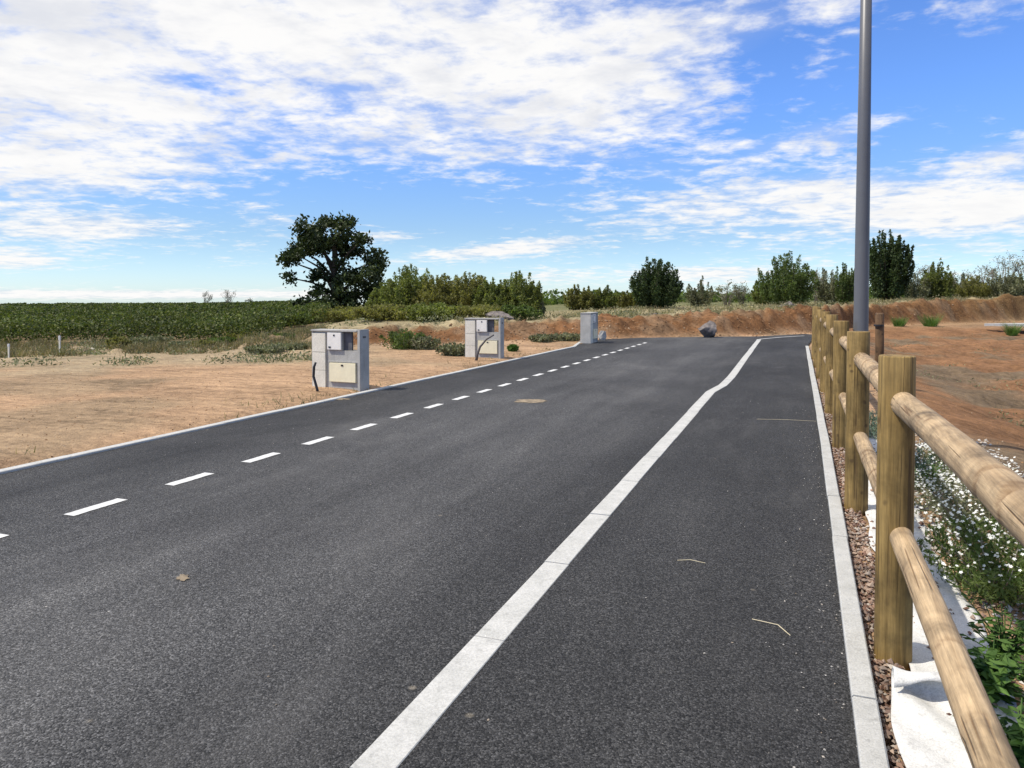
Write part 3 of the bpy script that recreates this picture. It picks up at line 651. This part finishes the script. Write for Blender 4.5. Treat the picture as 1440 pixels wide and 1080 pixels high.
def bare(px_, top, wpx, zc, label, name='bare_shrub', cat='shrub', group=None, leafmat='grey', nleaf=700, n=16):
    p = ground_at(px_, zc); s = zc/F; hgt = H-(top-YH)*s-p.z; Rt = wpx*s/2; root = empty(name, p, label, cat, group); mb = MB(); tips = []
    for i in range(n):
        a = random.uniform(0, 6.28); q = math.sqrt(random.random()); t = hgt*(1-.3*q)*random.uniform(.7, 1)
        e = Vector((math.cos(a)*Rt*q, math.sin(a)*Rt*q, t)); m_ = Vector((e.x*.4+random.gauss(0, .05), e.y*.4, t*.55)); mb.tube([(e.x*.1, e.y*.1, -.1), m_, e], [.035*hgt/3, .022*hgt/3, .006], 5)
        for k in range(9):
            u = random.uniform(.35, 1); b_ = m_.lerp(e, u) if u > .5 else Vector((e.x*.1, e.y*.1, 0)).lerp(m_, u*2); d_ = Vector((random.gauss(0, 1), random.gauss(0, 1), random.uniform(.2, 1.3))).normalized()*hgt*random.uniform(.08, .2)
            mb.tube([b_, b_+d_*.6+Vector((0, 0, .02)), b_+d_], [.012*hgt/3, .008*hgt/3, .004], 4); tips += [b_+d_*random.uniform(.4, 1) for _ in range(6)]
    mb.build('branches', M['twig'], root, True)
    pt = np.array([random.choice(tips)[:] for _ in range(nleaf)])+RNG.normal(size=(nleaf, 3))*.09
    quads('foliage', leafs(pt, .06, .4), M[leafmat], root); return root
def big_tree():
    zc = 55; s = zc/F; p = ground_at(470, zc); root = empty('oak_tree', p, 'tallest dark broad tree with an open ragged crown at the vineyard edge', 'tree')
    cl = [(469, 330, 33, 20, 1.3), (450, 345, 22, 12, .7), (490, 345, 20, 16, .9), (428, 321, 9, 9, .22), (440, 334, 12, 11, .42), (423, 351, 15, 9, .55), (408, 367, 8, 10, .3), (411, 391, 7, 7, .14), (428, 362, 14, 6, .2), (526, 367, 15, 18, .85), (520, 394, 22, 20, 1.1),
          (452, 389, 15, 8, .42), (449, 410, 15, 7, .3), (496, 404, 30, 24, 1.35), (513, 338, 8, 6, .2), (478, 312, 22, 6, .5), (470, 372, 22, 12, .25), (482, 428, 28, 14, 1.), (425, 428, 14, 5, .3), (530, 415, 14, 14, .6)]
    PT = []; ends = []
    for (cx_, cy_, rx, ry, wgt) in cl:
        c = np.array(((cx_-470)*s, 0, H-(cy_-YH)*s-p.z)); ry_ = ry*s; rx_ = rx*s; n_sub = max(5, int(26*wgt)); dpt = random.uniform(-.5, .5)*1.6
        sub = RNG.normal(size=(n_sub, 3)); sub /= np.linalg.norm(sub, axis=1, keepdims=True); sub *= RNG.uniform(.25, 1, (n_sub, 1))**.5
        sub = sub*np.array((rx_, (rx_+ry_)*.62+.5, ry_))+c+np.array((0, dpt, 0)); ends.append(c+np.array((0, dpt, 0)))
        nl = int(1250*wgt); PT.append(sub[RNG.integers(0, n_sub, nl)]+RNG.normal(size=(nl, 3))*np.array((.21, .25, .19)))
    PT = np.concatenate(PT); rot = lambda A: np.stack([A[..., 0]*RT[0]+A[..., 1]*FW[0], A[..., 0]*RT[1]+A[..., 1]*FW[1], A[..., 2]], -1)
    quads('crown', leafs(rot(PT), .13, .6, 0), M['oak'], root)
    mb = MB(); top = 5.4; mb.tube([Vector(rot(np.array(q))) for q in ((0, 0, -.3), (.05, 0, 1.2), (-.05, .1, 2.6), (.1, 0, 4.0), (.1, 0, top))], [.36, .28, .24, .17, .07], 10)
    for e in ends:
        f = rot(np.array((0, 0, min(max(e[2]*.55, .9), 4.2)))); e = rot(e); mid = f*.5+e*.5+np.array((0, 0, .25)); mb.tube([Vector(f), Vector(mid), Vector(e)], [.12, .075, .03], 6)
    mb.build('trunk', M['bark'], root, True)
big_tree()
gR = 'tall leafy shrubs in the row right of the big tree'
for a in [(545, 398, 50, 40, 'willow', 'shortest olive shrub of the row, touching the big tree'), (578, 366, 72, 38, 'willow', 'tall green shrub of the row with a dark leafy top, next to the big tree'), (614, 382, 66, 37, 'olive', 'olive green shrub of the row behind the gap between the first two cabinets'),
          (657, 377, 74, 37, 'olive', 'broad yellowish green shrub of the row standing behind the second cabinet'), (692, 391, 56, 36, 'willow', 'lower green shrub of the row directly above the second cabinet'), (729, 380, 66, 36, 'willow', 'spiky green shrub at the right end of the row'), (752, 412, 26, 36, 'grey', 'small pale shrub at the foot of the row right end')]:
    bush(a[0], a[1], a[2], a[3], a[4], 'tall_shrub', a[5], 'shrub', gR, nst=120, npl=230, leaf=.058, spr=.14, rag=.5, up=.9, asp=.4, fat=1.18)
gS = 'low scrub bushes before the tree row'
for a in [(432, 434, 64, 36, 'green', 'low green bush under the left side of the big tree'), (485, 432, 70, 35, 'olive', 'low olive bush before the trunk of the big tree'), (545, 428, 76, 32, 'olive', 'low olive bush before the shortest shrub of the row'),
          (610, 426, 80, 31, 'willow', 'low green bush before the olive shrub of the row'), (672, 428, 76, 31, 'olive', 'low olive bush behind the left corner of the second cabinet'), (725, 428, 60, 31, 'green', 'low dark green bush behind the right side of the second cabinet'), (385, 438, 60, 38, 'green', 'low green bush at the vineyard edge left of the big tree')]:
    bush(a[0], a[1], a[2], a[3], a[4], 'low_bush', a[5], 'bush', gS, nst=60, npl=190, leaf=.055, pointy=False, base=.02, fat=1.25)
for a in [(815, 398, 48, 46, 'olive', 'shrub', 'olive shrub behind the farthest cabinet', 30, .10), (852, 400, 44, 46, 'willow', 'shrub', 'green shrub just right of the farthest cabinet', 30, .10), (885, 408, 40, 45, 'olive', 'shrub', 'low yellowish shrub against the left side of the lone round tree', 24, .09),
          (986, 388, 44, 46, 'grey', 'shrub', 'pale sparse shrub right of the lone round tree', 14, .08),
          (1078, 386, 46, 45, 'willow', 'shrub', 'small shrub at the left foot of the pointed green bush', 24, .09), (1106, 349, 84, 43, 'green', 'pointed_bush', 'broad pointed green bush on the bank left of the lamp pole', 46, .10),
          (1162, 374, 50, 46, 'grey', 'shrub', 'pale grey green shrub between the pointed bush and the lamp pole', 22, .08), (1187, 361, 34, 44, 'green', 'shrub', 'narrow green shrub immediately left of the lamp pole', 24, .09),
          (1286, 378, 40, 50, 'grey', 'shrub', 'pale shrub just right of the dark tree by the lamp pole', 18, .08), (1318, 363, 46, 50, 'willow', 'shrub', 'bright green shrub on the bank at right', 30, .10), (1374, 385, 62, 51, 'olive', 'shrub', 'low olive shrub at the foot of the bare pinkish shrub', 20, .09), (1416, 380, 60, 50, 'grey', 'shrub', 'leafy grey green shrub at the foot of the tall bare shrub', 22, .09), (1446, 378, 50, 50, 'willow', 'shrub', 'green shrub cut by the right edge of the picture', 20, .09),
          (1356, 384, 50, 56, 'dkgreen', 'shrub', 'dark flat topped shrub behind the bright green shrub at right', 20, .1)]:
    bush(a[0], a[1], a[2], a[3], a[4], a[5], a[6], 'shrub' if a[5] == 'shrub' else 'bush', 'shrubs along the bank', nst=int(a[7]*2.2), npl=180, leaf=a[8]*.64, spr=.13, rag=.45, up=.7)
bush(922, 357, 78, 43, 'dkgreen', 'round_tree', 'lone round dark green tree on the bank right of the farthest cabinet', 'tree', nst=110, npl=230, leaf=.066, pointy=True, crown='crown', rag=.42, asp=.42, spr=.12, up=.5)
bush(1249, 319, 64, 48, 'dkgreen', 'dark_tree', 'dark dense upright tree on the bank immediately right of the lamp pole', 'tree', nst=110, npl=240, leaf=.085, pointy=False, crown='crown', rag=.36, asp=.42, spr=.12, up=.5)
for a in [(1022, 394, 46, 50, 'bare twiggy shrub between the lone tree and the pointed bush'), (1044, 398, 30, 50, 'smaller bare twiggy shrub beside the pointed bush'), (1345, 378, 40, 54, 'thin bare shrub behind the bright green shrub'), (1382, 366, 50, 54, 'bare pinkish grey shrub third from the right edge'), (1412, 354, 44, 54, 'tall bare shrub next to the right edge'), (1444, 350, 50, 54, 'bare shrub cut by the right edge of the picture'), (1148, 372, 36, 50, 'bare twiggy shrub behind the pale one left of the lamp pole'), (1300, 366, 30, 56, 'bare twiggy shrub standing between the dark tree and the bright green shrub')]:
    bare(a[0], a[1], a[2], a[3], a[4], group='bare shrubs on the bank')
for a in [(289, 408, 22, 108, 'leftmost small tree on the vineyard skyline'), (322, 405, 26, 110, 'widest small bare tree on the vineyard skyline'), (350, 418, 14, 108, 'smallest tree on the vineyard skyline, nearest the big tree')]:
    bare(a[0], a[1], a[2], a[3], a[4], 'skyline_tree', 'tree', 'small trees on the vineyard skyline', 'dkgreen', 500, 12)
gW = 'grey green weeds on the bare soil'
for a in [(372, 486, 60, 19.6, 'grey', 'wide grey green weed patch left of the largest cabinet'), (408, 484, 50, 20.5, 'grey', 'grey green weed close to the left of the largest cabinet'), (566, 462, 66, 20.8, 'green', 'dark green weed bush right behind the largest cabinet'), (596, 472, 50, 20.6, 'grey', 'grey weed bush between the first two cabinets'),
          (640, 482, 54, 18.9, 'grey', 'grey green weed bush touching the left side of the second cabinet'), (763, 470, 40, 24.3, 'grey', 'grey green weed clump right of the second cabinet'), (795, 468, 50, 25.0, 'grey', 'grey green weed clump left of the farthest cabinet'), (721, 484, 14, 20.2, 'weed', 'small yellow green weed at the right foot of the second cabinet'),
          (255, 480, 40, 24, 'grey', 'grey scrub bush before the vineyard'), (310, 474, 44, 26, 'green', 'dark scrub bush before the vineyard, nearest the big tree'), (345, 466, 50, 27, 'olive', 'olive scrub bush at the corner of the vineyard'), (210, 470, 60, 26, 'grey', 'leftmost grey scrub bush before the vineyard'), (165, 473, 34, 24, 'olive', 'small olive scrub bush near the taller white stake'), (285, 477, 36, 23, 'olive', 'olive scrub bush between the two grey ones before the vineyard'), (395, 468, 46, 24, 'green', 'dark green scrub bush behind the left side of the largest cabinet')]:
    bush(a[0], a[1], a[2], a[3], a[4], 'weed_bush', a[5], 'weeds', gW, nst=34, npl=80, leaf=.045, pointy=False, base=.02, asp=.3, stemmat='twig', spr=.16)
# grass tufts on the terrace
for px_, top, w_, zc_, lab in ((1265, 446, 20, 39, 'green grass tuft on the terrace nearest the lamp pole'), (1309, 443, 24, 39, 'larger green grass tuft on the terrace, middle of three'), (1424, 455, 18, 36, 'small grass tuft on the terrace beside the white edging')):
    p = ground_at(px_, zc_); s = zc_/F; h_ = max(.25, H-(top-YH)*s-p.z); n = 420; a = RNG.uniform(0, 6.28, n); r = np.sqrt(RNG.uniform(0, 1, n))*w_*s*.32
    o = quads('grass_tuft', blades(np.stack([np.cos(a)*r, np.sin(a)*r, 0*a], 1), h_, .010, .75), M['weed']); o.location = p; tag(o, lab, 'grass', 'green grass tufts on the soil terrace')
# dry grass and low growth (uncountable)
def scatter(n, fpx, fzc):
    px_ = fpx(n); zc = fzc(n, px_); X = FW[0]*zc+RT[0]*(px_-720)/F*zc; Y = FW[1]*zc+RT[1]*(px_-720)/F*zc
    return np.stack([X, Y, ground_z(X, Y)-.01], 1)
def clumpy(P_, sc, thr, k): return P_[vnoise(P_[:, 0], P_[:, 1], sc, k, 3) > thr]
zbf = lambda px_: np.interp(px_, BK[:, 0], ZB)
P_ = scatter(60000, lambda n: RNG.uniform(640, 1560, n), lambda n, p: zbf(p)+2.0+np.abs(RNG.normal(size=n))*7)
P_ = clumpy(P_, 1.3, .0, 2); k = len(P_)//2
V_ = np.concatenate([blades(P_[:k], .19, .014, .5), leafs(P_[k:]+np.array((0, 0, .12))+RNG.normal(size=(len(P_)-k, 3))*.06, .05, .35)])
tag(quads('dry_grass', V_, M['dry']), 'dry straw coloured grass covering the top of the soil bank', 'grass', kind='stuff')
P_ = scatter(26000, lambda n: RNG.uniform(440, 1560, n), lambda n, p: zbf(p)+2.2+np.abs(RNG.normal(size=n))*6); P_ = clumpy(P_, 1.9, .35, 4)
tag(quads('low_weeds', leafs(P_+np.array((0, 0, .15))+RNG.normal(size=P_.shape)*.1, .055, .35), M['grey']), 'grey green weeds growing in patches on the bank', 'weeds', kind='stuff')
P_ = scatter(60000, lambda n: RNG.uniform(-150, 460, n), lambda n, p: RNG.uniform(19.5, 29, n)); P_ = clumpy(P_, 1.2, .08, 1)
tag(quads('dry_scrub', np.concatenate([blades(P_[::2], .26, .012, .5), leafs(P_[1::2]+np.array((0, 0, .10))+RNG.normal(size=P_[1::2].shape)*.05, .035, .35)]), M['scrub']), 'dry scrub on the rough soil before the vineyard', 'scrub', kind='stuff')
P_ = scatter(40000, lambda n: RNG.uniform(-150, 460, n), lambda n, p: RNG.uniform(16.5, 30, n)); P_ = clumpy(P_, 1.3, .28, 3)
tag(quads('green_scrub', leafs(P_+np.array((0, 0, .08))+RNG.normal(size=P_.shape)*.07, .04, .35), M['grey']), 'grey green scrub patches on the rough soil before the vineyard', 'scrub', kind='stuff')
P_ = scatter(14000, lambda n: RNG.uniform(1180, 1560, n), lambda n, p: RNG.uniform(8, 40, n)); P_ = clumpy(P_[P_[:, 0] > 1.6], 1.2, .55, 0)
tag(quads('soil_weeds', leafs(P_+np.array((0, 0, .04))+RNG.normal(size=P_.shape)*.04, .03, .3), M['grey']), 'sparse grey green weeds on the bare soil right of the fence', 'weeds', kind='stuff')
kx = []
for _ in range(900):
    y_ = random.uniform(2, 22); kx.append((-6.42-abs(random.gauss(0, .35)), y_+random.gauss(0, .1), 0))
P_ = np.array(kx); P_ = P_[vnoise(P_[:, 0], P_[:, 1], 1.1, 2, 3) > .12]; P_[:, 2] = ground_z(P_[:, 0], P_[:, 1])
tag(quads('kerb_weeds', np.concatenate([blades(P_, .09, .006, .7), leafs(P_+np.array((0, 0, .02))+RNG.normal(size=P_.shape)*.025, .018, .35)]), M['scrub']), 'small dry weeds growing along the soil edge of the left kerb', 'weeds', kind='stuff')
# far scrub line on the plateau
P_ = scatter(16000, lambda n: RNG.uniform(760, 1560, n), lambda n, p: RNG.uniform(88, 112, n)); hh = np.clip(1.1+.9*vnoise(P_[:, 0], P_[:, 1], 7, 2, 3), .15, 3.2); P_[:, 2] += RNG.uniform(0, 1, len(P_))*hh
tag(quads('far_wood', leafs(P_, .24, .6), M['green']), 'dark far scrubland closing the view behind the bank', 'wood', kind='stuff')
# vineyard: one far mass of leaves in rows
def vineyard():
    PT = []; SZ = []
    for zc in np.arange(27.0, 117, 1.8):
        f = max(0., (zc-27)/90); n = int(6000+1500*f); lo, hi = -260, 470-12*math.exp(-f*3)-(60 if zc < 34 else 0)
        px_ = RNG.uniform(lo, hi, n); z2 = zc+RNG.normal(size=n)*.22+.6*np.sin(px_*.01); X = FW[0]*z2+RT[0]*(px_-720)/F*z2; Y = FW[1]*z2+RT[1]*(px_-720)/F*z2
        hgt = .92*(.82+.25*vnoise(X, Y, 1.1, 1, 3)); t = RNG.uniform(0, 1, n)**.7
        PT.append(np.stack([X, Y, ground_z(X, Y)+.12+t*np.clip(hgt, .4, 1.25)*.9], 1)); SZ.append(np.full(n, .046+.095*f))
    PT = np.concatenate(PT); SZ = np.concatenate(SZ); tag(quads('vineyard', leafs(PT, SZ, .7, 0.), M['vine']), 'vineyard of leafy green vines stretching to the skyline at left', 'vineyard', kind='stuff')
vineyard()

# ------------------------------------------------------------------ plants beside the fence
def flower_mound(x, y, rx, ry, h, label, nfl, leafmat='grey', nl=2600, leaf=.016, group='white flowering plants beside the fence'):
    z = gz(x, y); root = empty('flowering_plant', (x, y, z-.01), label, 'flowers', group)
    P_, L_ = stem_cloud(90, .3, 1., 1., max(8, nl//90), .12, False, .03, .3); P_ = P_*np.array((rx, ry, h)); P_[:, 2] = np.abs(P_[:, 2])
    quads('foliage', leafs(P_, leaf, .28, .6), M[leafmat], root)
    mb = MB()
    for l in L_[::2]: mb.tube([Vector(np.array(q)*np.array((rx, ry, h))) for q in l], [.0035, .003, .0025, .0018], 4)
    mb.build('stem', M['twig'], root)
    tops = np.array([l[3] for l in L_])*np.array((rx, ry, h*1.06)); c = tops[RNG.integers(0, len(tops), nfl)]+RNG.normal(size=(nfl, 3))*np.array((rx*.13, ry*.13, h*.10)); out = []
    for p in c:
        nrm = np.array((random.gauss(-.15, .45), random.gauss(-.35, .45), 1.)); nrm /= np.linalg.norm(nrm); u = np.cross(nrm, (0, 1, .2)); u /= np.linalg.norm(u); w = np.cross(nrm, u); s = random.uniform(.0045, .0095)
        for k in range(5):
            a = k*1.2566+random.random()*.2; dr = u*math.cos(a)+w*math.sin(a); sdv = -u*math.sin(a)+w*math.cos(a); out.append([p, p+dr*s*.75+sdv*s*.42+nrm*s*.15, p+dr*s*1.25+nrm*s*.1, p+dr*s*.75-sdv*s*.42+nrm*s*.15])
    if out: tag(quads('flowers', out, M['petal'], root), kind='stuff')
flower_mound(.96, 4.55, .36, .50, .38, 'nearest bushy plant dotted with small white flowers behind the nearest post', 420, 'green', 7000, .017)
flower_mound(1.14, 5.75, .46, .62, .36, 'plant thick with white flowers, second behind the nearest post', 1100, 'grey', 5600)
flower_mound(1.50, 4.75, .36, .55, .32, 'white flowering plant cut by the right picture edge', 420, 'grey', 4600)
flower_mound(.80, 7.0, .26, .4, .34, 'blue green plant seen between the two nearest posts', 0, 'teal', 4200, .018)
flower_mound(1.12, 7.15, .40, .5, .30, 'low white flowered plant behind the blue green one', 700, 'grey', 3600)
flower_mound(.72, 9.2, .24, .5, .30, 'far low blue green plant beyond the second post', 0, 'teal', 3000)
flower_mound(1.75, 6.3, .40, .5, .26, 'white flowered plant farthest right among the plants beside the fence', 420, 'grey', 3200)
def weed(x, y, h, n, label, mat='weed', L=.06):
    z = gz(x, y); root = empty('leafy_weed', (x, y, z-.01), label, 'weed', 'broad leaved weeds on the white fabric'); mb = MB(); out = []
    for i in range(n):
        a = random.uniform(0, 6.28); e = Vector((math.cos(a)*random.uniform(.03, .2), math.sin(a)*random.uniform(.03, .2), h*random.uniform(.5, 1))); m_ = Vector((e.x*.35, e.y*.35, e.z*.6)); mb.tube([(0, 0, 0), m_, e], [.004, .003, .002], 5)
        for k in range(9):
            t = random.uniform(.2, 1); p = Vector((0, 0, 0)).lerp(m_, min(1, t*2)) if t < .5 else m_.lerp(e, t*2-1); b2 = random.uniform(0, 6.28); d_ = Vector((math.cos(b2), math.sin(b2), random.uniform(-.1, .5))).normalized(); w = d_.cross(Vector((0, 0, 1))).normalized(); l_ = L*random.uniform(.6, 1.2)*(1.2-t*.5); wd = l_*.26; up = Vector((0, 0, 1))
            out.append([p, p+d_*l_*.5+w*wd-up*.004, p+d_*l_*.98-up*l_*.12, p+d_*l_*.5+up*l_*.06]); out.append([p, p+d_*l_*.5+up*l_*.06, p+d_*l_*.98-up*l_*.12, p+d_*l_*.5-w*wd-up*.004])
    mb.build('stem', M['weed'], root); quads('foliage', [[q[:] for q in f] for f in out], M[mat], root)
weed(.69, 3.30, .27, 30, 'bright green leafy weed nearest the lower rail at right', 'weed', .085); weed(.80, 3.62, .26, 24, 'bright green leafy weed farther back by the flowers'); weed(.68, 2.86, .22, 22, 'leafy weed at the lower right picture corner', 'weed', .08); weed(.95, 6.6, .30, 14, 'upright green weed just right of the nearest post', 'weed', .04)
weed(.84, 3.2, .28, 22, 'leafy green weed at the right edge beyond the white fabric')
